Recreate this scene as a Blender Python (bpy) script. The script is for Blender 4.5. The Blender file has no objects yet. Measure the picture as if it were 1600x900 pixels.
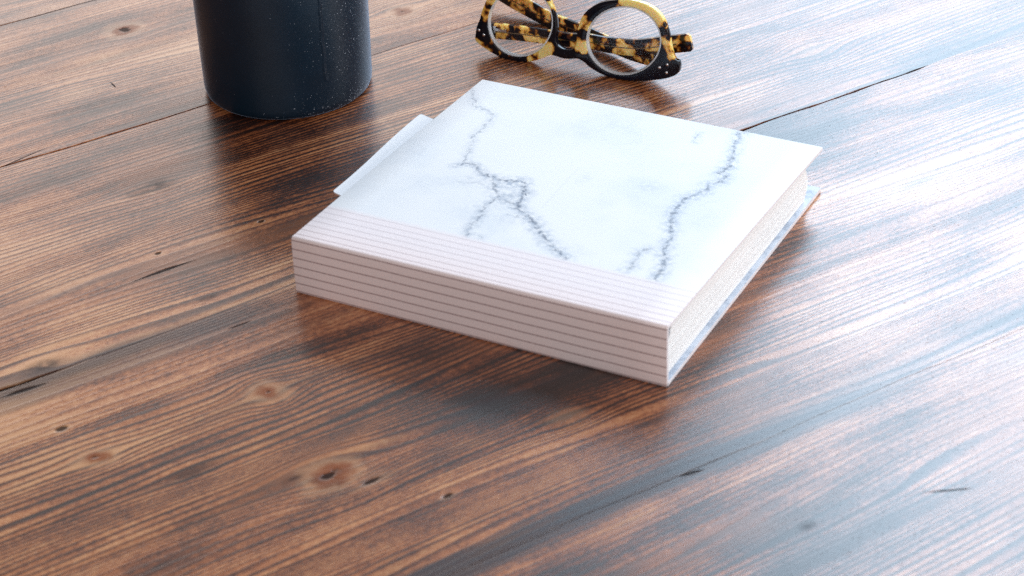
import bpy, bmesh, math, random
from mathutils import Vector, Matrix
random.seed(7)
sc = bpy.context.scene
COL = sc.collection
rad = math.radians

# ------------------------------------------------------------------ camera
F, PITCH, ROLL, CZ = 3500.0, 0.55814895, -0.03888666, 0.73370244
def cam_axes():
    f = Vector((0, math.cos(PITCH), -math.sin(PITCH))); u = Vector((0, math.sin(PITCH), math.cos(PITCH))); x = Vector((1, 0, 0))
    c, s = math.cos(ROLL), math.sin(ROLL)
    return c*x + s*u, -s*x + c*u, f
AX, AU, AF = cam_axes()
CP = Vector((0, 0, CZ))
cd = bpy.data.cameras.new('camera'); cam = bpy.data.objects.new('camera', cd); COL.objects.link(cam)
cam.matrix_world = Matrix((( AX.x, AU.x, -AF.x, 0), (AX.y, AU.y, -AF.y, 0), (AX.z, AU.z, -AF.z, CZ), (0, 0, 0, 1)))
cd.sensor_width = 36; cd.lens = 36*F/1600; cd.clip_start = 0.02; cd.clip_end = 60
cd.dof.use_dof = True; cd.dof.focus_distance = 1.56; cd.dof.aperture_fstop = 11
sc.camera = cam

# ------------------------------------------------------------------ light
w = bpy.data.worlds.new('World'); sc.world = w; w.use_nodes = True
bg = w.node_tree.nodes['Background']; bg.inputs[0].default_value = (0.95, 0.92, 0.92, 1); bg.inputs[1].default_value = 0.16

def window_light(name, loc, target, sx, sy, radiance, col):
    ld = bpy.data.lights.new(name, 'AREA'); ld.shape = 'RECTANGLE'; ld.size = sx; ld.size_y = sy
    ld.energy = radiance*math.pi*sx*sy; ld.color = col
    o = bpy.data.objects.new(name, ld); COL.objects.link(o); o.location = loc
    o.rotation_euler = (Vector(target)-Vector(loc)).to_track_quat('-Z', 'Y').to_euler()
    return o
# big window beyond the table to the right, a dimmer one beyond to the left, a side window on the right
window_light('window_light', (2.25, 4.3, 3.15), (1.2, 0.3, 1.6), 3.3, 1.9, 8.4, (0.64, 0.82, 1.0))
window_light('window_light', (1.95, 4.3, 1.35), (1.2, 0.3, 0.9), 3.5, 1.6, 5.3, (0.62, 0.81, 1.0))
window_light('window_light', (-1.15, 4.9, 1.25), (-0.1, 1.3, 0), 2.3, 1.9, 2.3, (1.0, 0.91, 0.87))
window_light('window_light', (2.7, 0.35, 0.95), (0, 1.2, 0), 1.9, 1.2, 8.0, (0.98, 0.98, 1.0))

# wide soft fill lamp added behind the camera to brighten spine and wood
window_light('room_fill', (-0.9, -2.6, 2.3), (0, 1.2, 0), 4.0, 2.4, 2.2, (1.0, 0.94, 0.93))

vs = sc.view_settings
vs.view_transform = 'Standard'; vs.look = 'None'; vs.gamma = 1; vs.exposure = 0.10
sc.render.engine = 'CYCLES'
sc.cycles.max_bounces = 8; sc.cycles.use_denoising = False

# ------------------------------------------------------------------ helpers
def pix(x, y, z=0.0):
    """point at height z that the photograph shows at pixel (x, y)"""
    d = AX*((x-800)/F) + AU*((450-y)/F) + AF
    return CP + d*((z-CZ)/d.z)
def on_plane(x, y, O, n):
    d = AX*((x-800)/F) + AU*((450-y)/F) + AF
    return CP + d*(((O-CP).dot(n))/d.dot(n))

def link(name, me, mat=None, parent=None):
    o = bpy.data.objects.new(name, me); COL.objects.link(o)
    if mat is not None: me.materials.append(mat)
    if parent is not None: o.parent = parent
    return o
def empty(name, M, label, cat):
    o = bpy.data.objects.new(name, None); COL.objects.link(o); o.matrix_world = M; o.empty_display_size = .05
    o['label'] = label; o['category'] = cat
    return o
def shade(me, ang=40):
    for p in me.polygons: p.use_smooth = True
    bm = bmesh.new(); bm.from_mesh(me)
    for e in bm.edges:
        if len(e.link_faces) == 2 and e.calc_face_angle(0) > rad(ang): e.smooth = False
    bm.to_mesh(me); bm.free()
def mesh(name, V, Fc, smooth=None):
    me = bpy.data.meshes.new(name); me.from_pydata([tuple(v) for v in V], [], Fc); me.validate()
    bm = bmesh.new(); bm.from_mesh(me); bmesh.ops.recalc_face_normals(bm, faces=bm.faces); bm.to_mesh(me); bm.free()
    if smooth: shade(me, smooth)
    return me
def box_into(V, Fc, x0, x1, y0, y1, z0, z1):
    b = len(V)
    V += [(x0,y0,z0),(x1,y0,z0),(x1,y1,z0),(x0,y1,z0),(x0,y0,z1),(x1,y0,z1),(x1,y1,z1),(x0,y1,z1)]
    Fc += [tuple(b+i for i in f) for f in ((3,2,1,0),(4,5,6,7),(0,1,5,4),(1,2,6,5),(2,3,7,6),(3,0,4,7))]
def interp(pts, x):
    if x <= pts[0][0]: return pts[0][1]
    for (a, p), (b, q) in zip(pts, pts[1:]):
        if x <= b: return p + (q-p)*(x-a)/(b-a)
    return pts[-1][1]
def catmull(P, n=6, closed=True):
    out = []; m = len(P)
    for i in range(m if closed else m-1):
        g = lambda k: P[(i+k) % m] if closed else P[max(0, min(m-1, i+k))]
        p0, p1, p2, p3 = g(-1), g(0), g(1), g(2)
        for k in range(n):
            t = k/n
            out.append(tuple(0.5*((2*b)+(-a+c)*t+(2*a-5*b+4*c-d)*t*t+(-a+3*b-3*c+d)*t**3) for a, b, c, d in zip(p0, p1, p2, p3)))
    if not closed: out.append(tuple(P[-1]))
    return out

# ---- node helper
class NT:
    def __init__(s, name):
        s.m = bpy.data.materials.new(name); s.m.use_nodes = True; s.t = s.m.node_tree; s.t.nodes.clear()
        s.out = s.t.nodes.new('ShaderNodeOutputMaterial')
    def n(s, typ, ins=None, **kw):
        nd = s.t.nodes.new(typ)
        for k, v in kw.items(): setattr(nd, k, v)
        for k, v in (ins or {}).items():
            sock = nd.inputs[k]
            if isinstance(v, bpy.types.NodeSocket): s.t.links.new(v, sock)
            elif v is not None: sock.default_value = v
        return nd
    def m_(s, op, a, b=None, c=None, clamp=False):
        nd = s.t.nodes.new('ShaderNodeMath'); nd.operation = op; nd.use_clamp = clamp
        for i, v in enumerate((a, b, c)):
            if v is None: continue
            if isinstance(v, bpy.types.NodeSocket): s.t.links.new(v, nd.inputs[i])
            else: nd.inputs[i].default_value = v
        return nd.outputs[0]
    def add(s, a, b): return s.m_('ADD', a, b)
    def sub(s, a, b): return s.m_('SUBTRACT', a, b)
    def mul(s, a, b): return s.m_('MULTIPLY', a, b)
    def mad(s, a, b, c): return s.m_('MULTIPLY_ADD', a, b, c)
    def comb(s, x, y, z=0.0): return s.n('ShaderNodeCombineXYZ', {0: x, 1: y, 2: z}).outputs[0]
    def sep(s, v): return s.n('ShaderNodeSeparateXYZ', {0: v}).outputs
    def noise(s, vec, scale=1.0, detail=2.0, rough=.5, dist=0.0, lac=2.0):
        return s.n('ShaderNodeTexNoise', {'Vector': vec, 'Scale': scale, 'Detail': detail, 'Roughness': rough, 'Distortion': dist, 'Lacunarity': lac}).outputs[0]
    def step(s, x, a, b, lo=0.0, hi=1.0, smooth=True):
        nd = s.n('ShaderNodeMapRange', {'Value': x, 'From Min': a, 'From Max': b, 'To Min': lo, 'To Max': hi})
        nd.interpolation_type = 'SMOOTHSTEP' if smooth else 'LINEAR'; nd.clamp = True
        return nd.outputs[0]
    def ramp(s, x, stops, mode='LINEAR'):
        nd = s.n('ShaderNodeValToRGB', {0: x}); cr = nd.color_ramp; cr.interpolation = mode
        while len(cr.elements) > 1: cr.elements.remove(cr.elements[-1])
        cr.elements[0].position = stops[0][0]; cr.elements[0].color = (*stops[0][1], 1)
        for p, c in stops[1:]:
            e = cr.elements.new(p); e.color = (*c, 1)
        return nd.outputs[0]
    def mix(s, f, a, b, mode='MIX'):
        nd = s.t.nodes.new('ShaderNodeMix'); nd.data_type = 'RGBA'; nd.blend_type = mode
        for i, v in ((0, f), (6, a), (7, b)):
            if isinstance(v, bpy.types.NodeSocket): s.t.links.new(v, nd.inputs[i])
            else: nd.inputs[i].default_value = v if i == 0 else (*v, 1)
        return nd.outputs[2]
    def seg(s, x, y, A, B):
        """distance to segment A-B (constants) and position along it"""
        dx, dy = B[0]-A[0], B[1]-A[1]; L2 = dx*dx+dy*dy
        px = s.sub(x, A[0]); py = s.sub(y, A[1])
        t = s.m_('MULTIPLY', s.add(s.mul(px, dx), s.mul(py, dy)), 1/L2, clamp=True)
        ex = s.mad(t, -dx, px); ey = s.mad(t, -dy, py)
        return s.m_('SQRT', s.add(s.mul(ex, ex), s.mul(ey, ey))), t
    def bsdf(s, ins, normal=None):
        b = s.n('ShaderNodeBsdfPrincipled', ins)
        if normal is not None: s.t.links.new(normal, b.inputs['Normal'])
        s.t.links.new(b.outputs[0], s.out.inputs[0])
        return b

# ------------------------------------------------------------------ materials
TH = rad(31.5)
def ab(x, y):
    P = pix(x, y); c, s_ = math.cos(TH), math.sin(TH)
    return c*P.x+s_*P.y, -s_*P.x+c*P.y

def wood_material():
    T = NT('stained_pine')
    oc = T.n('ShaderNodeTexCoord').outputs['Object']
    X, Y, Z = T.sep(oc)
    seed = T.n('ShaderNodeAttribute', attribute_type='OBJECT', attribute_name='grain_seed').outputs['Fac']
    xs = T.mad(seed, 3.7, X)
    # slow wander of the growth rings
    w1 = T.noise(T.comb(T.mul(xs, 1.3), T.mul(Y, 5.0), seed), 1.0, 2, .5)
    w2 = T.noise(T.comb(T.mul(xs, 6.0), T.mul(Y, 26.0), seed), 1.0, 2, .5)
    h = T.add(Y, T.add(T.mul(T.sub(w1, .5), .060), T.mul(T.sub(w2, .5), .0045)))
    # knots: (pixel, along, across, strength, colour kind)   0 brown core, 1 dark, 2 pinhole, 3 pale
    K = [((420, 613), .0085, .0085, .9, 0), ((516, 743), .015, .0105, .95, 0), ((299, 738), .010, .0045, .5, 1), ((700, 775), .0035, .0022, .6, 2),
         ((97, 670), .0040, .0026, .6, 2), ((195, 47), .011, .010, .8, 0), ((120, 146), .014, .008, .6, 3), ((628, 18), .010, .0085, .8, 0),
         ((1265, 78), .012, .010, .9, 3), ((885, 650), .011, .0065, .9, 3), ((1262, 822), .006, .004, .3, 1), ((247, 396), .0028, .0018, .5, 2),
         ((238, 292), .017, .009, .9, 1), ((578, 752), .008, .0028, .4, 2), ((458, 748), .008, .003, .4, 1), ((75, 570), .012, .006, .7, 1),
         ((408, 346), .0030, .0018, .4, 2), ((325, 466), .0055, .0026, .4, 1), ((1540, 235), .006, .003, .5, 3), ((150, 715), .010, .006, .6, 0)]
    core = None; dark = None; pale = None; pin = None
    rgh = T.noise(T.comb(T.mul(X, 90), T.mul(Y, 120), 0.0), 1.0, 2, .6)
    wob = T.add(T.mul(T.sub(rgh, .5), 1.0), T.mul(T.sub(T.noise(T.comb(T.mul(X, 38), T.mul(Y, 60), 2.0), 1.0, 2, .5), .5), 1.6))
    for p, la, lb, st, kind in K:
        ka, kb = ab(*p)
        dx = T.mul(T.sub(X, ka), 1/la); dy = T.mul(T.sub(Y, kb), 1/lb)
        d2 = T.add(T.mul(dx, dx), T.mul(dy, dy))
        # rings open up around the knot
        e = T.m_('EXPONENT', T.mul(d2, -.24))
        h = T.sub(h, T.mul(T.mul(T.sub(Y, kb), e), st*.85))
        d = T.add(T.m_('SQRT', d2), wob)
        msk = T.step(d, 1.15, .45, 0, 1)
        if kind == 0:
            core = msk if core is None else T.m_('MAXIMUM', core, msk)
            c2 = T.step(d, .38, .10, 0, 1); pin = c2 if pin is None else T.m_('MAXIMUM', pin, c2)
            halo = T.mul(T.step(d, 1.9, .9, 0, 1), .68)
            pale = halo if pale is None else T.m_('MAXIMUM', pale, halo)
        elif kind == 1:
            m1 = T.mul(T.step(d, 1.6, .2, 0, 1), T.step(rgh, .35, .6, .35, 1)); dark = m1 if dark is None else T.m_('MAXIMUM', dark, m1)
        elif kind == 2:
            pin = T.m_('MAXIMUM', pin, T.step(d, 1.1, .5, 0, 1))
            pale = T.m_('MAXIMUM', pale, T.mul(T.step(d, 2.2, 1.1, 0, 1), .3))
        else:
            pale = T.m_('MAXIMUM', pale, T.mul(T.step(d, 1.8, .3, 0, 1), .4))
    # rings at three widths, wide on the near planks, tight on others
    r1 = T.noise(T.comb(T.mul(xs, .8), T.mul(h, 105.0), seed), 1.0, 4.0, .62)
    r2 = T.noise(T.comb(T.mul(xs, 1.2), T.mul(h, 290.0), seed), 1.0, 1.5, .55)
    cyc = T.mad(h, 235.0, T.mul(T.noise(T.comb(T.mul(xs, 2.0), T.mul(h, 30.0), seed), 1, 1), 9.0))
    saw = T.m_('FRACT', cyc)
    late = T.mul(T.step(saw, .40, .90), T.step(saw, 1.0, .94))         # slow rise, sharp end: late wood
    zone = T.noise(T.comb(T.mul(xs, 1.4), T.mul(Y, 11.0), T.add(seed, 5.0)), 1.0, 2, .55)
    zs = T.step(zone, .38, .62)
    fib = T.noise(T.comb(T.mul(X, 60.0), T.mul(Y, 1500.0), 0.0), 1.0, 2, .6)
    pore = T.noise(T.comb(T.mul(X, 330.0), T.mul(Y, 1100.0), 3.0), 1.0, 2, .6)
    blot = T.noise(T.comb(T.mul(xs, 9.0), T.mul(Y, 24.0), 9.0), 1.0, 4, .62)
    blot2 = T.noise(T.comb(T.mul(xs, 2.5), T.mul(Y, 8.0), 2.0), 1.0, 3, .55)
    lines = T.add(T.mul(T.sub(r1, .5), .80), T.add(T.mul(T.sub(r2, .5), .6), T.mul(T.mul(T.sub(late, .35), T.mad(zs, -.65, .85)), -.60)))
    tone = T.add(T.add(T.mul(lines, .72), .50), T.add(T.mul(T.sub(blot, .5), 1.15), T.mul(T.sub(blot2, .5), 1.35)))
    mott = T.noise(T.comb(T.mul(X, 700.0), T.mul(Y, 900.0), 7.0), 1.0, 2, .7)
    speck = T.noise(T.comb(T.mul(X, 210.0), T.mul(Y, 620.0), 17.0), 1.0, 3, .7)
    tone = T.add(tone, T.mul(T.sub(speck, .5), T.mad(blot2, 1.3, .15)))
    tone = T.add(tone, T.add(T.mul(T.sub(fib, .5), .22), T.mul(T.sub(mott, .5), .42)))
    tone = T.mad(T.sub(tone, .5), 1.32, .462)
    tone = T.add(tone, T.mul(T.m_('SINE', T.mul(seed, 2.6)), .035))
    col = T.ramp(tone, [(0.08, (.011, .0035, .0022)), (.27, (.062, .0145, .005)), (.46, (.22, .061, .019)), (.66, (.44, .150, .052)), (.95, (.64, .31, .14))])
    col = T.mix(T.mul(T.mul(late, T.mad(zs, -.6, .72)), T.step(blot, .25, .6, .25, 1.0)), col, (.020, .007, .005))
    # orange varnish patches / grey-black stain
    org = T.step(T.noise(T.comb(T.mul(xs, 5.0), T.mul(Y, 16.0), 21.0), 1.0, 3, .6), .52, .72)
    col = T.mix(T.mul(org, .6), col, (.30, .092, .022))
    stn = T.step(T.noise(T.comb(T.mul(xs, 4.0), T.mul(Y, 30.0), 41.0), 1.0, 4, .65), .56, .74)
    col = T.mix(T.mul(stn, .60), col, (.030, .012, .008))
    # long dark stains along the joints, plus one painted shadow band (position, strength)
    yb = T.add(Y, T.mul(T.sub(T.noise(T.comb(T.mul(X, 12.0), T.mul(Y, 70.0), 1.0), 1.0, 3, .6), .5), .018))
    for (a0, a1, b0_, wd, st) in [(.38, .74, .7885, .017, .90), (.40, .62, .797, .006, .55), (.28, .47, 1.077, .016, .85), (.30, .46, 1.062, .010, .55),
                                (.50, .66, 1.553, .009, .55), (.35, .52, 1.160, .005, .3), (.10, .42, 1.44, .008, .5), (.50, .60, 1.452, .006, .45),
                                (.72, .95, .797, .010, .40), (.80, .99, .765, .012, .35), (.40, .56, .985, .006, .45), (.46, .60, .905, .006, .5), (.42, .52, .878, .004, .5)]:
        dd = T.m_('ABSOLUTE', T.sub(yb, b0_))
        mk = T.mul(T.step(dd, wd, wd*.15), T.mul(T.step(X, a0-.05, a0+.04), T.step(X, a1+.06, a1-.05)))
        col = T.mix(T.mul(mk, st), col, (.012, .009, .014))
    col = T.mix(T.mul(pale, .75), col, (.52, .27, .13))
    col = T.mix(T.mul(dark, .85), col, (.014, .008, .009))
    col = T.mix(T.mul(core, .9), col, T.mix(T.step(blot, .3, .5), (.055, .012, .004), (.24, .055, .010)))
    col = T.mix(T.mul(pin, .9), col, (.012, .005, .004))
    # splits that follow the grain
    crack = None
    for A, B, wd in [((205, 441), (306, 406), .0013), ((222, 434), (292, 410), .0015), 
                     ((1440, 770), (1520, 763), .0008), ((70, 232), (0, 262), .0009), ((352, 516), (396, 500), .0010), ((1062, 745), (1100, 733), .0013), ((172, 128), (182, 138), .0007), ((0, 622), (75, 598), .0022)]:
        d, t = T.seg(X, yb if False else Y, ab(*A), ab(*B))
        tap = T.m_('MAXIMUM', T.sub(1.0, T.m_('POWER', T.mul(T.m_('ABSOLUTE', T.sub(t, .5)), 2), 2.0)), .12)
        c = T.step(T.m_('DIVIDE', T.add(d, T.mul(T.sub(rgh, .5), .0008)), tap), wd, wd*.45)
        crack = c if crack is None else T.m_('MAXIMUM', crack, c)
    col = T.mix(T.mul(crack, .93), col, (.006, .004, .006))
    poremask = T.step(pore, .36, .27)
    col = T.mix(T.mul(poremask, .35), col, (.02, .009, .007))
    col = T.mix(T.step(Z, -.0003, -.0012, 0, .96), col, (.004, .003, .004))   # dirt down in the joints, with the shade of their depth painted in
    # relief: brushed rings, fibres, pores, cracks
    grn = T.noise(T.comb(T.mul(X, 900.0), T.mul(Y, 1100.0), 0.0), 1.0, 2, .7)
    ht = T.add(T.mul(late, T.mad(zs, .00016, .00002)), T.add(T.mul(r1, .00042), T.add(T.mul(r2, .00016), T.mul(fib, .000035))))
    ht = T.add(ht, T.add(T.mul(grn, .00002), T.mul(blot, .0004)))
    ht = T.mul(ht, .26)
    ht = T.sub(ht, T.add(T.mul(crack, .0009), T.add(T.mul(pin, .00025), T.mul(poremask, .00004))))
    bmp = T.n('ShaderNodeBump', {'Strength': 1.0, 'Distance': 1.0, 'Height': ht}).outputs[0]
    holes = crack
    for q, f_ in ((pin, 1.0), (core, .5), (dark, .55), (poremask, .5)): holes = T.m_('MAXIMUM', holes, T.mul(q, f_))
    cw = T.sub(1.0, T.mul(holes, .92))
    rough = T.add(T.mad(zs, .03, .215), T.mul(T.sub(1.0, tone), .08))
    T.bsdf({'Base Color': col, 'Roughness': .45, 'Specular IOR Level': .06, 'Coat Weight': cw, 'Coat Roughness': rough, 'Coat IOR': 1.72}, bmp)
    T.t.links.new(bmp, [n for n in T.t.nodes if n.type == 'BSDF_PRINCIPLED'][0].inputs['Coat Normal'])
    return T.m

def simple(name, col, rough=.5, **kw):
    T = NT(name)
    g = T.noise(T.n('ShaderNodeTexCoord').outputs['Object'], 900, 3, .6)
    c = T.mix(T.mul(g, .12 if 'page' in name else .22), col, tuple(v*.7 for v in col))
    bmp = T.n('ShaderNodeBump', {'Strength': .3, 'Distance': .0003, 'Height': g}).outputs[0]
    T.bsdf({'Base Color': c, 'Roughness': rough, **kw}, bmp)
    return T.m

# ================================================================== TABLE
WOOD = wood_material()
Mt = Matrix.Rotation(TH, 4, 'Z')
table = empty('wooden_table', Mt, 'brown stained pine plank table with knots, open cracks and a glossy worn finish', 'table')
BS = [.27, .527, .787, 1.082, 1.339, 1.556, 1.80, 2.05]
mm = .001
GAPS = {   # half-open width of each joint along its length
    2: [(.2, .12), (.42, .12), (.46, .2), (.60, .25), (.64, .1), (1.9, .12)],
    3: [(.2, 1.2), (.30, 2.4), (.335, 2.0), (.352, .2), (.45, .05), (.80, .1), (.845, .8), (.852, 2.0), (.868, 1.4), (.88, .7), (.905, 1.0), (.914, 1.7), (.925, .6), (.945, .9), (.955, 1.6), (.972, .6), (.985, .8), (1.0, .5), (1.008, 1.3), (1.014, .9), (1.024, .0), (1.9, .0)],
    4: [(.2, .7), (.36, .9), (.50, 1.2), (.545, .8), (.62, .6), (.70, .15), (.76, .3), (.85, .1), (1.9, .1)],
    5: [(.2, 1.3), (.50, 1.0), (.62, .2), (1.9, .1)]}
def edge_w(k, a, side):
    r = random.Random(k*1000+int(a*400)*2)
    g = interp(GAPS.get(k, [(0, .2), (2, .2)]), a)
    wig = .55*math.sin(a*31+k*2.1)+.35*math.sin(a*83+k)+.12*r.uniform(-1, 1)
    jag = r.uniform(-.12, .12)*g
    return (wig + side*(g*.5+jag))*mm
for i in range(len(BS)-1):
    N = 480; a0, a1 = -.5, 1.9
    V = []; Fc = []; ring = 8
    for j in range(N+1):
        a = a0+(a1-a0)*j/N
        y0 = BS[i]+edge_w(i, a, +1); y1 = BS[i+1]+edge_w(i+1, a, -1)
        ch = .0002; gp_a = mm*interp(GAPS.get(i, [(0, .2), (2, .2)]), a); gp_b = mm*interp(GAPS.get(i+1, [(0, .2), (2, .2)]), a); dz = 0.0; cha = .00002+.0002*min(1, gp_a/(.15*mm)); chb = .00002+.0002*min(1, gp_b/(.15*mm))
        for (y, z) in ((y0+.0002, -.034), (y0, -.0022), (y0+cha*.4, -cha), (y0+cha+gp_a*.3, dz), (y1-chb-gp_b*.3, dz), (y1-chb*.4, -chb), (y1, -.0022), (y1-.0002, -.034)):
            V.append((a, y, z))
    for j in range(N):
        for k in range(ring):
            k2 = (k+1) % ring
            Fc.append((j*ring+k, j*ring+k2, (j+1)*ring+k2, (j+1)*ring+k))
    Fc.append(tuple(range(ring))[::-1]); Fc.append(tuple(N*ring+k for k in range(ring)))
    me = mesh('plank', V, Fc)
    o = link('plank', me, WOOD, table); o['grain_seed'] = float(i)*1.37+.4
V = []; Fc = []; box_into(V, Fc, -.45, 1.85, .30, 2.02, -.062, -.0345)
link('underframe', mesh('underframe', V, Fc), simple('dark_wood', (.03, .015, .01), .7), table)

# ================================================================== BOOK
BX, BY, BYAW, BL, BW, BT, BT2 = -0.13379, 1.17971, -0.49634, .25085, .24913, .0398, .0321
def thick(u): return 1+.040*u/.25        # the block is a little fatter at the near end
Mb = Matrix.Translation((BX, BY, 0)) @ Matrix.Rotation(BYAW, 4, 'Z')
Mbi = Mb.inverted()
book = empty('book', Mb, 'thick square book lying flat with a white marble-print cover and a pale pink pinstriped spine', 'book')
def top_uv(x, y):
    """cover pixel -> (u along the spine, v away from the spine)"""
    sl = (BT2-BT)/BW
    n = Vector((0, -sl, 1)).normalized()
    O = Mb @ Vector((0, 0, BT)); nw = (Mb.to_3x3() @ n)
    P = Mbi @ on_plane(x, y, O, nw)
    return P.x, P.y

def cover_material(kind):
    T = NT(kind)
    uv = T.n('ShaderNodeUVMap', uv_map='cover').outputs[0]
    U, Vv, _ = T.sep(uv)                      # metres: along the spine / round the profile, 0 at the fold
    fine = T.noise(T.comb(T.mul(U, 260.0), T.mul(Vv, 260.0)), 1.0, 3, .65)
    nA = T.n('ShaderNodeTexNoise', {'Vector': T.comb(T.mul(U, 120.0), T.mul(Vv, 120.0)), 'Scale': 1.0, 'Detail': 3.0, 'Roughness': .65}).outputs[1]
    sA = T.sep(nA)
    nB = T.n('ShaderNodeTexNoise', {'Vector': T.comb(T.mul(U, 420.0), T.mul(Vv, 420.0)), 'Scale': 1.0, 'Detail': 1.0, 'Roughness': .5}).outputs[1]
    sB = T.sep(nB)
    x = T.add(U, T.add(T.mul(T.sub(sA[0], .5), .0095), T.mul(T.sub(sB[0], .5), .0035)))
    y = T.add(Vv, T.add(T.mul(T.sub(sA[1], .5), .0095), T.mul(T.sub(sB[1], .5), .0035)))
    tintn = T.noise(T.comb(T.mul(U, 11.0), T.mul(Vv, 11.0)), 1.0, 3, .55)
    col = T.mix(T.step(tintn, .40, .68), (.85, .85, .86), (.765, .79, .83))
    if kind == 'marble_endpaper': col = T.mix(.6, col, (.50, .58, .70))
    vein = None; soft = None
    if kind == 'marble_cover':
        P = [  # polyline pixels, width mm, strength
            ([(736, 140), (742, 167), (769, 177), (769, 186), (757, 201), (740, 213), (735, 233), (725, 256)], .9, .42),
            ([(713, 261), (729, 257), (744, 262), (754, 273), (769, 280)], 1.0, .8),
            ([(769, 280), (790, 286), (818, 285), (820, 305), (808, 324), (831, 347), (846, 369), (861, 388), (884, 406)], 1.35, .85),
            ([(769, 280), (772, 299), (779, 312), (755, 325), (754, 337), (738, 352), (728, 370)], 1.1, .62),
            ([(779, 312), (800, 318), (808, 330)], 1.0, .5), ([(793, 339), (831, 348)], .8, .4), ([(742, 369), (752, 374)], .8, .5),
            ([(720, 286), (755, 291)], 1.4, .25),
            ([(1158, 209), (1148, 229), (1143, 250), (1140, 265), (1122, 275), (1137, 279), (1126, 289), (1107, 292), (1101, 305), (1070, 314), (1059, 328), (1048, 343), (1049, 369), (1039, 394), (1037, 420), (1024, 441)], 1.25, .80),
            ([(1020, 390), (997, 401), (990, 417), (977, 427)], 1.2, .6), ([(1092, 211), (1086, 225)], .7, .4)]
        for pts, wd, st in P:
            q = [top_uv(*p) for p in pts]
            dm = None
            for A, B in zip(q, q[1:]):
                d, _t = T.seg(x, y, A, B)
                dm = d if dm is None else T.m_('MINIMUM', dm, d)
            wn = T.mad(fine, 1.5, .25)
            k = T.mul(T.step(dm, T.mul(wn, wd*.0016), 0.0), st)
            vein = k if vein is None else T.m_('MAXIMUM', vein, k)
            g = T.mul(T.step(dm, wd*.0075, 0.0), st)
            soft = g if soft is None else T.m_('MAXIMUM', soft, g)
        for p, ru, rv, st in [((803, 291), .017, .010, 1.0), ((813, 309), .011, .015, 1.0), ((790, 312), .020, .020, .75), ((775, 292), .009, .008, .8), ((742, 283), .013, .010, .4), ((1128, 282), .012, .010, .40), ((1016, 295), .014, .012, .34), ((1152, 215), .009, .010, .45),
                              ((912, 282), .008, .012, .25), ((735, 285), .012, .010, .25), ((1046, 355), .008, .016, .35), ((790, 345), .014, .012, .25), ((900, 395), .02, .01, .15)]:
            cu, cv = top_uv(*p)
            dx = T.mul(T.sub(x, cu), 1/ru); dy = T.mul(T.sub(y, cv), 1/rv)
            g = T.mul(T.step(T.m_('SQRT', T.add(T.mul(dx, dx), T.mul(dy, dy))), 1.0, 0.1), st)
            soft = T.m_('MAXIMUM', soft, g)
        patch = T.step(T.noise(T.comb(T.mul(U, 230.0), T.mul(Vv, 230.0), 4.0), 1.0, 4, .75), .36, .62)
        softm = T.mul(soft, patch)
        rdg = T.m_('ABSOLUTE', T.sub(T.noise(T.comb(T.mul(x, 30.0), T.mul(y, 30.0), 8.0), 1.0, 2, .6), .5))
        hair = T.mul(T.step(rdg, .05, .0), T.mul(T.step(tintn, .45, .62), .09))
        softm = T.m_('MAXIMUM', softm, hair)
    else:
        r = T.m_('ABSOLUTE', T.sub(T.noise(T.comb(T.mul(x, 34.0), T.mul(y, 34.0), 4.0), 1.0, 3, .6), .5))
        vein = T.mul(T.step(r, .03, .0), .25)
        softm = T.mul(T.step(r, .14, 0), .5)
    col = T.mix(T.mul(softm, .85), col, (.28, .35, .46))
    vein = T.mul(vein, T.step(fine, .42, .58, .12, 1.0)) if kind == 'marble_cover' else vein
    col = T.mix(vein, col, (.07, .10, .165))
    bump = T.mul(fine, .2)
    if kind == 'marble_cover':
        # faint worn line of blind-stamped print across the cover
        A, B = top_uv(845, 330), top_uv(905, 264)
        d, t = T.seg(U, Vv, A, B)
        dash = T.mul(T.step(d, .0011, .0006), T.step(T.m_('FRACT', T.mul(t, 17.0)), .35, .5))
        dash = T.mul(dash, T.mul(T.step(t, .0, .03), T.step(t, 1.0, .97)))
        col = T.mix(T.mul(dash, .16), col, (.45, .45, .5))
        # pink pinstriped cloth print round the spine, fading into the marble
        wv = T.mul(T.sub(T.noise(T.comb(T.mul(U, 9.0), 0.0), 1.0, 3, .7), .5), .0016)
        lv = T.add(Vv, wv)
        s6 = T.m_('FRACT', T.add(T.mul(lv, 1/.0061), .68))
        ds = T.m_('ABSOLUTE', T.sub(s6, .5))
        lk = T.mul(T.step(ds, .105, .045), T.mad(T.noise(T.comb(T.mul(U, 700.0), T.mul(Vv, 900.0)), 1, 2, .7), .9, .22))
        cloth = T.noise(T.comb(T.mul(U, 1400.0), T.mul(Vv, 1400.0)), 1.0, 2, .6)
        pk = T.mix(cloth, (.93, .80, .79), (.84, .71, .70))
        pk = T.mix(T.mul(lk, T.step(Vv, .004, -.003, .70, .97)), pk, (.20, .10, .105))  # lines fainter on the top board: overexposure put into the print colour
        edge = T.add(Vv, T.mul(T.sub(fine, .5), .006))
        col = T.mix(T.step(edge, .0475, .0405), col, T.mix(T.step(Vv, .03, .0), T.mix(.35, pk, (.86, .84, .88)), pk))  # pink paled on the top board, window light painted into it
        bump = T.add(bump, T.mul(cloth, T.step(Vv, .05, .03)))
    bmp = T.n('ShaderNodeBump', {'Strength': .35, 'Distance': .00025, 'Height': bump}).outputs[0]
    T.bsdf({'Base Color': col, 'Roughness': .48, 'Specular IOR Level': .4}, bmp)
    return T.m
M_COVER = cover_material('marble_cover'); M_END = cover_material('marble_endpaper')
M_EDGE = simple('cover_edge_paper', (.84, .80, .82), .6)
M_PAGE = simple('page_paper', (.95, .95, .945), .7)

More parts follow.
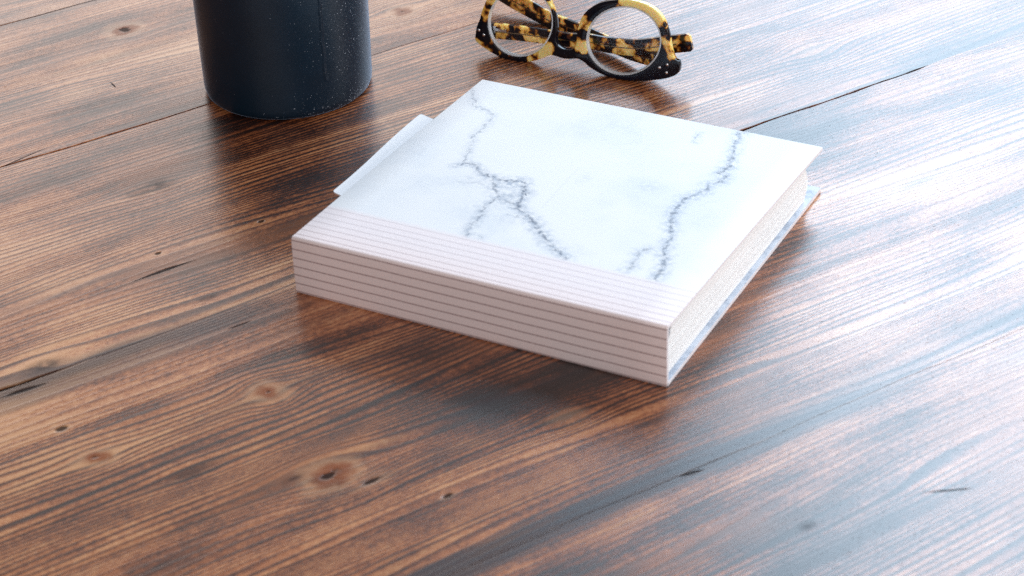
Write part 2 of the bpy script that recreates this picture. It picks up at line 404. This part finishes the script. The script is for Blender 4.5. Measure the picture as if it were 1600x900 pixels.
def profile():
    """outer line of the case in (v, z): front board, fold, spine, fold, back board"""
    r, q = RT, RB
    top = [(BW, BT2)]
    n = 10
    for k in range(1, n):
        t = k/n; top.append((BW+(r-BW)*t, BT2+(BT-BT2)*t+.0006*math.sin(math.pi*t)))
    top.append((r, BT))
    arc = [(r-r*math.sin(a), BT-r+r*math.cos(a)) for a in [rad(15*k) for k in range(1, 6)]]
    spine = [(0, BT-r)] + [(-.0004*math.sin(math.pi*k/6), BT-r-(BT-r-q)*k/6) for k in range(1, 6)] + [(0, q)]
    arc2 = [(q-q*math.cos(a), q-q*math.sin(a)) for a in [rad(30), rad(60)]]
    bot = [(q, .0)] + [(q+(BW-q)*k/6, 0) for k in range(1, 7)]
    return top, arc, spine, arc2, bot
RT, RB = .0022, .0008
def case_piece(name, pts, s0, TH_=.0024, out=None, inn=None, zlift=.0001):
    """slab following pts (outer line), thickness inward, run along u"""
    nrm = []
    for i in range(len(pts)):
        a = pts[max(0, i-1)]; b = pts[min(len(pts)-1, i+1)]
        d = Vector((b[0]-a[0], b[1]-a[1])).normalized(); nrm.append(Vector((-d.y, d.x)))   # interior is to the left going down the spine
    us = [0, .0005] + [BL*k/12 for k in range(1, 12)] + [BL-.0005, BL]
    V = []; Fc = []; uvs = []
    S = [s0]
    for a, b in zip(pts, pts[1:]): S.append(S[-1]-math.dist(a, b))
    m = len(pts)
    for u in us:
        e = .00025 if u in (0, BL) else 0
        for i, p in enumerate(pts):
            q = Vector(p)+nrm[i]*e; V.append((u, q.x, q.y*thick(u)+zlift)); uvs.append((u, S[i]))
        for i, p in enumerate(pts):
            q = Vector(p)+nrm[i]*(TH_-e); V.append((u, q.x, q.y*thick(u)+zlift)); uvs.append((u, S[i]))
    fm = []
    for j in range(len(us)-1):
        o0 = j*2*m; o1 = (j+1)*2*m
        for i in range(m-1):
            Fc.append((o0+i, o0+i+1, o1+i+1, o1+i)); fm.append(0)
            Fc.append((o0+m+i+1, o0+m+i, o1+m+i, o1+m+i+1)); fm.append(1)
        Fc.append((o0, o1, o1+m, o0+m)); fm.append(2)
        Fc.append((o0+m-1, o0+2*m-1, o1+2*m-1, o1+m-1)); fm.append(2)
    for o0 in (0, (len(us)-1)*2*m):
        for i in range(m-1): Fc.append((o0+i, o0+m+i, o0+m+i+1, o0+i+1)); fm.append(2)
    me = bpy.data.meshes.new(name); me.from_pydata(V, [], Fc)
    uvl = me.uv_layers.new(name='cover')
    for p in me.polygons:
        p.material_index = fm[p.index]
        for li in p.loop_indices: uvl.data[li].uv = uvs[me.loops[li].vertex_index]
    for mt in (out, inn, M_EDGE): me.materials.append(mt)
    bm = bmesh.new(); bm.from_mesh(me); bmesh.ops.recalc_face_normals(bm, faces=bm.faces); bm.to_mesh(me); bm.free()
    shade(me, 35)
    o = bpy.data.objects.new(name, me); COL.objects.link(o); o.parent = book
    return o
top, arc, spine, arc2, bot = profile()
case_piece('front_cover', top, BW, out=M_COVER, inn=M_END)
sp = [top[-1]] + arc + spine + arc2 + [bot[0]]
case_piece('spine', sp, RT, out=M_COVER, inn=M_END)
Ls = sum(math.dist(a, b) for a, b in zip(sp, sp[1:]))
case_piece('back_cover', bot, RT-Ls, TH_=.0031, out=M_COVER, inn=M_END)

# leaves: many thin sheets, uneven edges, rounded back
V = []; Fc = []
z = .0036; rr = random.Random(3)
NL = 46
for k in range(NL):
    t = (k+.5)/NL
    def zz(v, f): return .0037+(f)*((BT+(BT2-BT)*v/BW)-.0026-.0037+.0003)
    f0, f1 = k/NL, (k+.86)/NL
    u0 = .006+rr.uniform(-.0003, .0003); u1 = BL-.0034+rr.uniform(-.0004, .0003)
    v0 = .0040+.011*t**1.2; v1 = BW-.0225+.006*math.sin(math.pi*min(1, t*1.15))+rr.uniform(-.0007, .0006)
    vs_ = [v0, v0+.01]+[v0+(v1-v0)*q/6 for q in range(1, 6)]+[v1-.004, v1]
    b = len(V)
    for q, vv in enumerate(vs_):
        dr = -.0009 if q == len(vs_)-1 else 0
        wv = .00012*math.sin(vv*60+k*1.7)
        for (u, f) in ((u0, f0), (u1, f0), (u1, f1), (u0, f1)): V.append((u+wv, vv, zz(vv, f)*thick(u)+dr*(f < .7)*(0.4)))
    for q in range(len(vs_)-1):
        for s in range(4):
            s2 = (s+1) % 4; Fc.append((b+q*4+s, b+q*4+s2, b+(q+1)*4+s2, b+(q+1)*4+s))
    Fc.append((b+3, b+2, b+1, b)); e = b+(len(vs_)-1)*4; Fc.append((e, e+1, e+2, e+3))
o = link('page_leaves', mesh('page_leaves', V, Fc), M_PAGE, book); o['kind'] = 'stuff'

# loose white card slipped under the front cover, sticking out on the left
zc = BT-.0046
_n = (Mb.to_3x3() @ Vector((0, -(BT2-BT)/BW, 1))).normalized(); _O = Mb @ Vector((0, 0, zc))
c = [Mbi @ on_plane(x, y, _O, _n) for x, y in ((519.5, 299), (657, 177.5), (686, 190), (547, 312))]
def cardpoly():
    A, B = Vector((c[0].x, c[0].y)), Vector((c[1].x, c[1].y))
    dirv = (B-A).normalized(); inw = Vector((dirv.y, -dirv.x)) if (Vector((c[2].x, c[2].y))-B).dot(Vector((dirv.y, -dirv.x))) > 0 else Vector((-dirv.y, dirv.x))
    d1 = (Vector((c[2].x, c[2].y))-B).normalized(); d0 = (Vector((c[3].x, c[3].y))-A).normalized()
    pts = []
    r = .0018
    pts += [A+d0*.05, A+d0*r, A+dirv*r*.35+d0*r*.35, A+dirv*r]
    for k in range(1, 12): pts.append(A+(B-A)*k/12+inw*.0006*math.sin(math.pi*k/12*2))
    pts += [B-dirv*r, B-dirv*r*.35+d1*r*.35, B+d1*r, B+d1*.05]
    return pts
cp = cardpoly(); V = []; Fc = []; n = len(cp); tk = .0007
sl = (BT2-BT)/BW
for dz in (0, tk):
    for p in cp: V.append((p.x, p.y, zc+sl*p.y-tk+dz))
Fc += [tuple(range(n))[::-1], tuple(range(n, 2*n))]
for i in range(n): Fc.append((i, (i+1) % n, n+(i+1) % n, n+i))
card = link('paper_card', mesh('paper_card', V, Fc), simple('card_white', (.95, .94, .96), .55))
card.matrix_world = Mb
card['label'] = 'white paper card with rounded corners sticking out from under the marble cover'; card['category'] = 'card'

# ================================================================== CUP
def cup_material():
    T = NT('dark_glaze')
    oc = T.n('ShaderNodeTexCoord').outputs['Object']; x, y, z = T.sep(oc)
    fine = T.noise(oc, 900, 3, .7); cl = T.noise(oc, 45, 4, .6)
    col = T.mix(cl, (.0010, .009, .019), (.002, .016, .034))
    ang_ = T.m_('ARCTAN2', y, x)
    # dusty speckles, thicker towards the foot
    sp1 = T.noise(oc, 1100, 1, .5); low = T.step(z, .016, .0015)
    msk = T.step(T.add(sp1, T.add(T.mul(low, .06), T.add(T.mul(T.sub(cl, .5), .12), T.step(ang_, -1.9, -.6, -.05, .05)))), .755, .80)
    col = T.mix(T.mul(msk, .8), col, (.55, .60, .68))
    # one run of glaze down the side
    ang = T.m_('ARCTAN2', y, x)
    dd = T.m_('ABSOLUTE', T.sub(T.add(ang, T.mul(T.sub(T.noise(T.comb(0.0, 0.0, T.mul(z, 60)), 1, 2), .5), .10)), -1.03))
    run = T.mul(T.step(dd, .030, .0), T.step(z, .024, .032))
    ht = T.add(T.mul(fine, .00006), T.add(T.mul(run, .0006), T.mul(msk, .0001)))
    bmp = T.n('ShaderNodeBump', {'Strength': 1.0, 'Distance': 1.0, 'Height': ht}).outputs[0]
    T.bsdf({'Base Color': col, 'Roughness': T.mad(fine, .12, .32), 'Specular IOR Level': .42, 'Sheen Weight': .5, 'Sheen Roughness': .25, 'Sheen Tint': (.6, .75, 1, 1)}, bmp)
    return T.m
M_CUP = cup_material()
cc = pix(450.5, 129)
cup = empty('cup', Matrix.Translation((cc.x+.0004, cc.y, 0)), 'straight-sided dark navy ceramic cup with dusty speckled foot on the left side of the table', 'cup')
def lathe(prof, n=96):
    V = []; Fc = []
    for (r, z) in prof:
        for k in range(n):
            a = 2*math.pi*k/n; V.append((r*math.cos(a), r*math.sin(a), z))
    for i in range(len(prof)-1):
        for k in range(n):
            k2 = (k+1) % n; Fc.append((i*n+k, i*n+k2, (i+1)*n+k2, (i+1)*n+k))
    Fc.append(tuple(range(n))[::-1]); m = (len(prof)-1)*n; Fc.append(tuple(m+k for k in range(n)))
    return V, Fc
R0 = .0612
prof = [(R0-.0036, .0002), (R0-.0022, .0006), (R0-.0011, .0017), (R0-.0004, .0038), (R0, .0075), (R0+.0004, .03), (R0+.0012, .09), (R0+.0015, .104), (R0+.0012, .1055), (R0, .106), (R0-.0022, .1058), (R0-.0032, .104), (R0-.0035, .03), (R0-.006, .012), (R0-.014, .0085), (.01, .008)]
V, Fc = lathe(prof); link('cup_body', mesh('cup_body', V, Fc, 50), M_CUP, cup)

# ================================================================== EYEGLASSES
def tortoise():
    T = NT('tortoiseshell')
    oc = T.n('ShaderNodeTexCoord').outputs['Object']
    sd = T.n('ShaderNodeAttribute', attribute_type='OBJECT', attribute_name='shell_seed').outputs['Fac']
    nz = T.n('ShaderNodeTexNoise', {'Vector': oc, 'Scale': 160.0, 'Detail': 2.0}).outputs[1]
    v = T.n('ShaderNodeVectorMath', {0: oc, 1: T.n('ShaderNodeVectorMath', {0: nz, 3: .006}, operation='SCALE').outputs[0]}, operation='ADD').outputs[0]
    v = T.n('ShaderNodeVectorMath', {0: v, 1: T.comb(sd, sd, 0.0)}, operation='ADD').outputs[0]
    n1 = T.noise(v, 125, 1.5, .5)
    f = T.mad(T.sub(n1, .5), 1.0, .5)
    bias = None
    x, y, z = T.sep(oc)
    for (p, r, s) in BLOBS:
        dx = T.mul(T.sub(x, p[0]), 1/r); dy = T.mul(T.sub(z, p[1]), 1/r)
        g = T.mul(T.m_('EXPONENT', T.mul(T.add(T.mul(dx, dx), T.mul(dy, dy)), -1.2)), s)
        bias = g if bias is None else T.add(bias, g)
    isf = T.m_('LESS_THAN', sd, .5)
    f = T.add(f, T.mul(bias, isf))
    thr = T.mad(isf, .01, .50)
    k = T.add(T.sub(f, thr), .5)
    col = T.ramp(k, [(.0, (.0035, .005, .012)), (.475, (.007, .005, .007)), (.505, (.06, .012, .004)), (.535, (.32, .115, .018)), (.575, (.72, .43, .09)), (.68, (.90, .70, .28))])
    T.bsdf({'Base Color': col, 'Roughness': .10, 'Specular IOR Level': .3, 'Subsurface Weight': T.step(k, .51, .55, 0, .75), 'Subsurface Radius': (1.0, .7, .35), 'Subsurface Scale': .006}, None)
    return T.m
O0 = pix(975, 126.5); OL = pix(812, 96.5)
e1 = Vector((O0.x-OL.x, O0.y-OL.y, 0)).normalized(); nh = Vector((-e1.y, e1.x, 0)); tl = rad(6)
e2 = Vector((0, 0, 1))*math.cos(tl)+nh*math.sin(tl); nn = e1.cross(e2)          # nn points towards the viewer
Mg = Matrix(((e1.x, -nn.x, e2.x, O0.x), (e1.y, -nn.y, e2.y, O0.y), (e1.z, -nn.z, e2.z, 0), (0, 0, 0, 1)))
Mgi = Mg.inverted()
def gp(x, y, back=0.0):
    """pixel -> glasses frame coords on the plane 'back' metres behind the front face"""
    P = on_plane(x, y, O0-nn*back, nn); L = Mgi @ P
    return L
BLOBS = []
for (px, r, s) in [((1000, 6), .011, .35), ((1027, 28), .009, .30), ((975, 4), .005, .2), ((940, 12), .012, -.30), ((1041, 53), .006, -.3), ((1044, 70), .007, .3), ((1050, 92), .007, .2), ((908, 35), .006, .3), ((903, 72), .008, .3),
                   ((909, 45), .003, -.2), ((855, 80), .008, .34), ((882, 86), .012, -.35), ((970, 122), .025, -.4), ((1020, 121), .022, -.4), ((1040, 110), .010, -.25), ((757, 28), .006, .22), ((768, 80), .006, .2), ((744, 62), .004, .3),
                   ((750, 48), .009, -.3), ((810, 93), .018, -.25), ((868, 55), .008, -.2), ((857, 10), .008, .1), ((828, 92), .004, .3), ((905, 95), .003, .25), ((993, 125), .003, .35)]:
    L = gp(*px); BLOBS.append(((L.x, L.z), r, s))
M_SHELL = tortoise()
M_METAL = simple('silver_pin', (.85, .85, .86), .25, Metallic=1.0)
glasses = empty('eyeglasses', Mg, 'round tortoiseshell eyeglasses resting upside down with folded temples behind the book', 'eyeglasses')

outer = [(760,0),(768,-12),(783,-22),(803,-27),(822,-26),(838,-19),(850,-9),(858,2),(864,15),(868,31),(869.5,48),(868,60),(870,70),(880,77),(893,77.5),(900,70),(901,52),(904,41),(907,31),
         (913,21),(923,12),(936,5),(950,1.5),(966,0),(983,0.5),(1000,4),(1015,10),(1027,19),(1036,31),(1041,43),(1045,57),(1047,72),(1050,84),(1054,93),(1060,97),(1061.5,105),(1058.5,115),(1044,122),(1023,125.5),
         (1000,127),(972,125),(945,118.5),(922,106),(912,97),(901,92),(886,92.5),(874,90),(862,86.5),(852,89),(841,93.5),(824,97),(805,96.5),(786,92),(768,82.5),(755,74),(745,66.5),(742,61),(743,50),(745,40),(749,31),(752,19),(756,9)]
def ell(cx, cy, a, b, n=72, rot=0.0):
    c, s = math.cos(rot), math.sin(rot)
    return [(cx+a*math.cos(t)*c-b*math.sin(t)*s, cy+a*math.cos(t)*s+b*math.sin(t)*c) for t in [2*math.pi*k/n for k in range(n)]]
hR = ell(974, 64, 59, 54); hL = ell(812.5, 35.5, 51, 53.8, rot=rad(8))
def front_mesh():
    cu = bpy.data.curves.new('front', 'CURVE'); cu.dimensions = '2D'; cu.fill_mode = 'BOTH'; cu.extrude = .0018; cu.bevel_depth = .0007; cu.bevel_resolution = 2; cu.offset = -.0007
    for loop in (catmull(outer, 4), hR, hL):
        s = cu.splines.new('POLY'); s.points.add(len(loop)-1); s.use_cyclic_u = True
        for i, p in enumerate(loop):
            L = gp(*p); s.points[i].co = (L.x, L.z, 0, 1)
    o = bpy.data.objects.new('tmp', cu); COL.objects.link(o)
    bpy.context.view_layer.update()
    dg = bpy.context.evaluated_depsgraph_get(); me = bpy.data.meshes.new_from_object(o.evaluated_get(dg)); bpy.data.objects.remove(o)
    me.name = 'front_frame'
    for v in me.vertices:
        X_, Z_, D = v.co; v.co = (X_, -D+.0025, Z_)
    bm = bmesh.new(); bm.from_mesh(me); bmesh.ops.remove_doubles(bm, verts=bm.verts, dist=1e-6); bmesh.ops.recalc_face_normals(bm, faces=bm.faces); bm.to_mesh(me); bm.free()
    me.materials.clear(); shade(me, 50)
    return me
fr = link('front_frame', front_mesh(), M_SHELL, glasses); fr['shell_seed'] = 0.0

def lens_material():
    T = NT('lens_glass')
    gl = T.n('ShaderNodeBsdfGlossy', {'Roughness': .02}).outputs[0]
    tr = T.n('ShaderNodeBsdfTransparent', {'Color': (.97, .98, .985, 1)}).outputs[0]
    fres = T.n('ShaderNodeFresnel', {'IOR': 1.5}).outputs[0]
    mx = T.n('ShaderNodeMixShader', {0: T.mul(fres, .7), 1: tr, 2: gl}).outputs[0]
    T.t.links.new(mx, T.out.inputs[0]); return T.m
M_LENS = lens_material()
def glint_material():  # whitish material that paints the window glint inside the frame openings
    T = NT('painted_glint')
    d = T.n('ShaderNodeBsdfPrincipled', {'Base Color': (.93, .94, .96, 1), 'Roughness': .3}).outputs[0]
    t = T.n('ShaderNodeBsdfTranslucent', {'Color': (.95, .96, .98, 1)}).outputs[0]
    T.t.links.new(T.n('ShaderNodeMixShader', {0: .5, 1: d, 2: t}).outputs[0], T.out.inputs[0]); return T.m
M_GLINT = glint_material()
for loop in (hR, hL):
    P = [gp(*p) for p in loop]; n = len(P); cx = sum(p.x for p in P)/n; cz = sum(p.z for p in P)/n
    V = []; Fc = []
    rings = [(.965, .0030), (.66, .0026), (.33, .0023)]
    for s, yy in rings:
        for p in P: V.append((cx+(p.x-cx)*s, yy, cz+(p.z-cz)*s))
    V.append((cx, .0022, cz)); ci = len(V)-1
    for r in range(2):
        for k in range(n): k2 = (k+1) % n; Fc.append((r*n+k, r*n+k2, (r+1)*n+k2, (r+1)*n+k))
    for k in range(n): Fc.append((2*n+k, 2*n+(k+1) % n, ci))
    link('lens', mesh('lens', V, Fc, 60), M_LENS, glasses)
    V = []; Fc = []          # pale ring added inside the opening, painting the window glint on the inner wall
    for s, yy in ((1.0, .0008), (.962, .0006), (.948, .0022), (.960, .0037), (1.0, .0040)):
        for p in P: V.append((cx+(p.x-cx)*s, yy, cz+(p.z-cz)*s))
    for r in range(4):
        for k in range(n): k2 = (k+1) % n; Fc.append((r*n+k, r*n+k2, (r+1)*n+k2, (r+1)*n+k))
    link('rim_glint_ring', mesh('rim_glint_ring', V, Fc, 60), M_GLINT, glasses)

# rivets
for px in ((1030.5, 105.5), (1042.5, 101), (1041.5, 113.5), (748.5, 47), (756, 54.5)):
    L = gp(*px); V, Fc = lathe([(.0011, 0), (.0011, .0003), (.0008, .0006), (.0003, .0007)], 14)
    V = [(L.x+x, .0001-z, L.z+y) for x, y, z in V]
    link('rivet', mesh('rivet', V, Fc, 40), M_METAL, glasses)

# temples: strip swept through points given as pixel centre + distance behind the front
def temple(path, seed):
    pts = catmull([tuple(gp(x, y, b))+(hh,) for x, y, b, hh in path], 6, closed=False)
    V = []; Fc = []; Vw = []; Fw = []
    prof2 = [(-.5, -.36), (-.5, .36), (-.36, .47), (0, .5), (.36, .47), (.5, .36), (.5, -.36), (.36, -.47), (0, -.5), (-.36, -.47)]
    tk = .0042; m = len(prof2)
    for i, p in enumerate(pts):
        a = Vector(pts[max(0, i-1)][:3]); b = Vector(pts[min(len(pts)-1, i+1)][:3]); t = (b-a).normalized()
        side = Vector((0, 0, 1)).cross(t).normalized(); upv = t.cross(side).normalized()
        endf = .78 if i in (0, len(pts)-1) else 1
        for (s, u) in prof2:
            V.append(Vector(p[:3])+side*s*tk*endf+upv*u*p[3]*endf)
        sd = -1 if side.y > 0 else 1
        if 2 < i < len(pts)-4:
            k = len(Vw)
            for (s, u) in ((.40, -.022), (.40, .022), (.525, .03), (.525, -.03)):
                Vw.append(Vector(p[:3])+side*s*tk*sd+upv*u*p[3])
            if k:
                for q in range(4): Fw.append((k-4+q, k-4+(q+1) % 4, k+(q+1) % 4, k+q))
    for i in range(len(pts)-1):
        for k in range(m): k2 = (k+1) % m; Fc.append((i*m+k, i*m+k2, (i+1)*m+k2, (i+1)*m+k))
    Fc.append(tuple(range(m))[::-1]); Fc.append(tuple((len(pts)-1)*m+k for k in range(m)))
    o = link('temple', mesh('temple', V, Fc, 42), M_SHELL, glasses); o['shell_seed'] = seed
    k = len(Vw); Fw += [(3, 2, 1, 0), (k-4, k-3, k-2, k-1)]
    link('core_wire', mesh('core_wire', Vw, Fw), simple('core_wire_metal', (.30, .24, .16), .3, Metallic=1.0), o)
    return o
mmf = .001
temple([(752, 47, 6*mmf, .0125), (770, 47.5, 9*mmf, .0125), (815, 52, 12*mmf, .0118), (860, 58, 14*mmf, .011), (890, 62, 15*mmf, .011), (920, 64, 16*mmf, .0112), (950, 70, 17*mmf, .012), (985, 74, 18*mmf, .0128), (1012, 73.5, 18*mmf, .0135), (1045, 69.5, 19*mmf, .0138), (1081, 66, 20*mmf, .0138)], 1.0)
temple([(1054, 101, 6*mmf, .0125), (1035, 96, 12*mmf, .0125), (1010, 89, 20*mmf, .012), (980, 80, 29*mmf, .0115), (950, 67, 38*mmf, .0112), (915, 51, 47*mmf, .0112), (888, 41, 54*mmf, .012), (860, 31, 61*mmf, .0132), (825, 12, 68*mmf, .0142), (792, -7, 74*mmf, .0145), (762, -27, 80*mmf, .0145)], 2.3)
# hinges: barrel and leaf on each end piece
for (x, y, b) in ((783, 47, .0075), (1049, 97, .0065)):
    L = gp(x, y, b); V = []; Fc = []
    box_into(V, Fc, L.x-.0045, L.x+.0045, L.y-.0008, L.y+.0004, L.z-.0009, L.z+.0009)
    box_into(V, Fc, L.x-.0060, L.x-.0040, L.y-.0014, L.y+.0010, L.z-.0026, L.z+.0026)
    link('hinge', mesh('hinge', V, Fc), M_METAL, glasses)
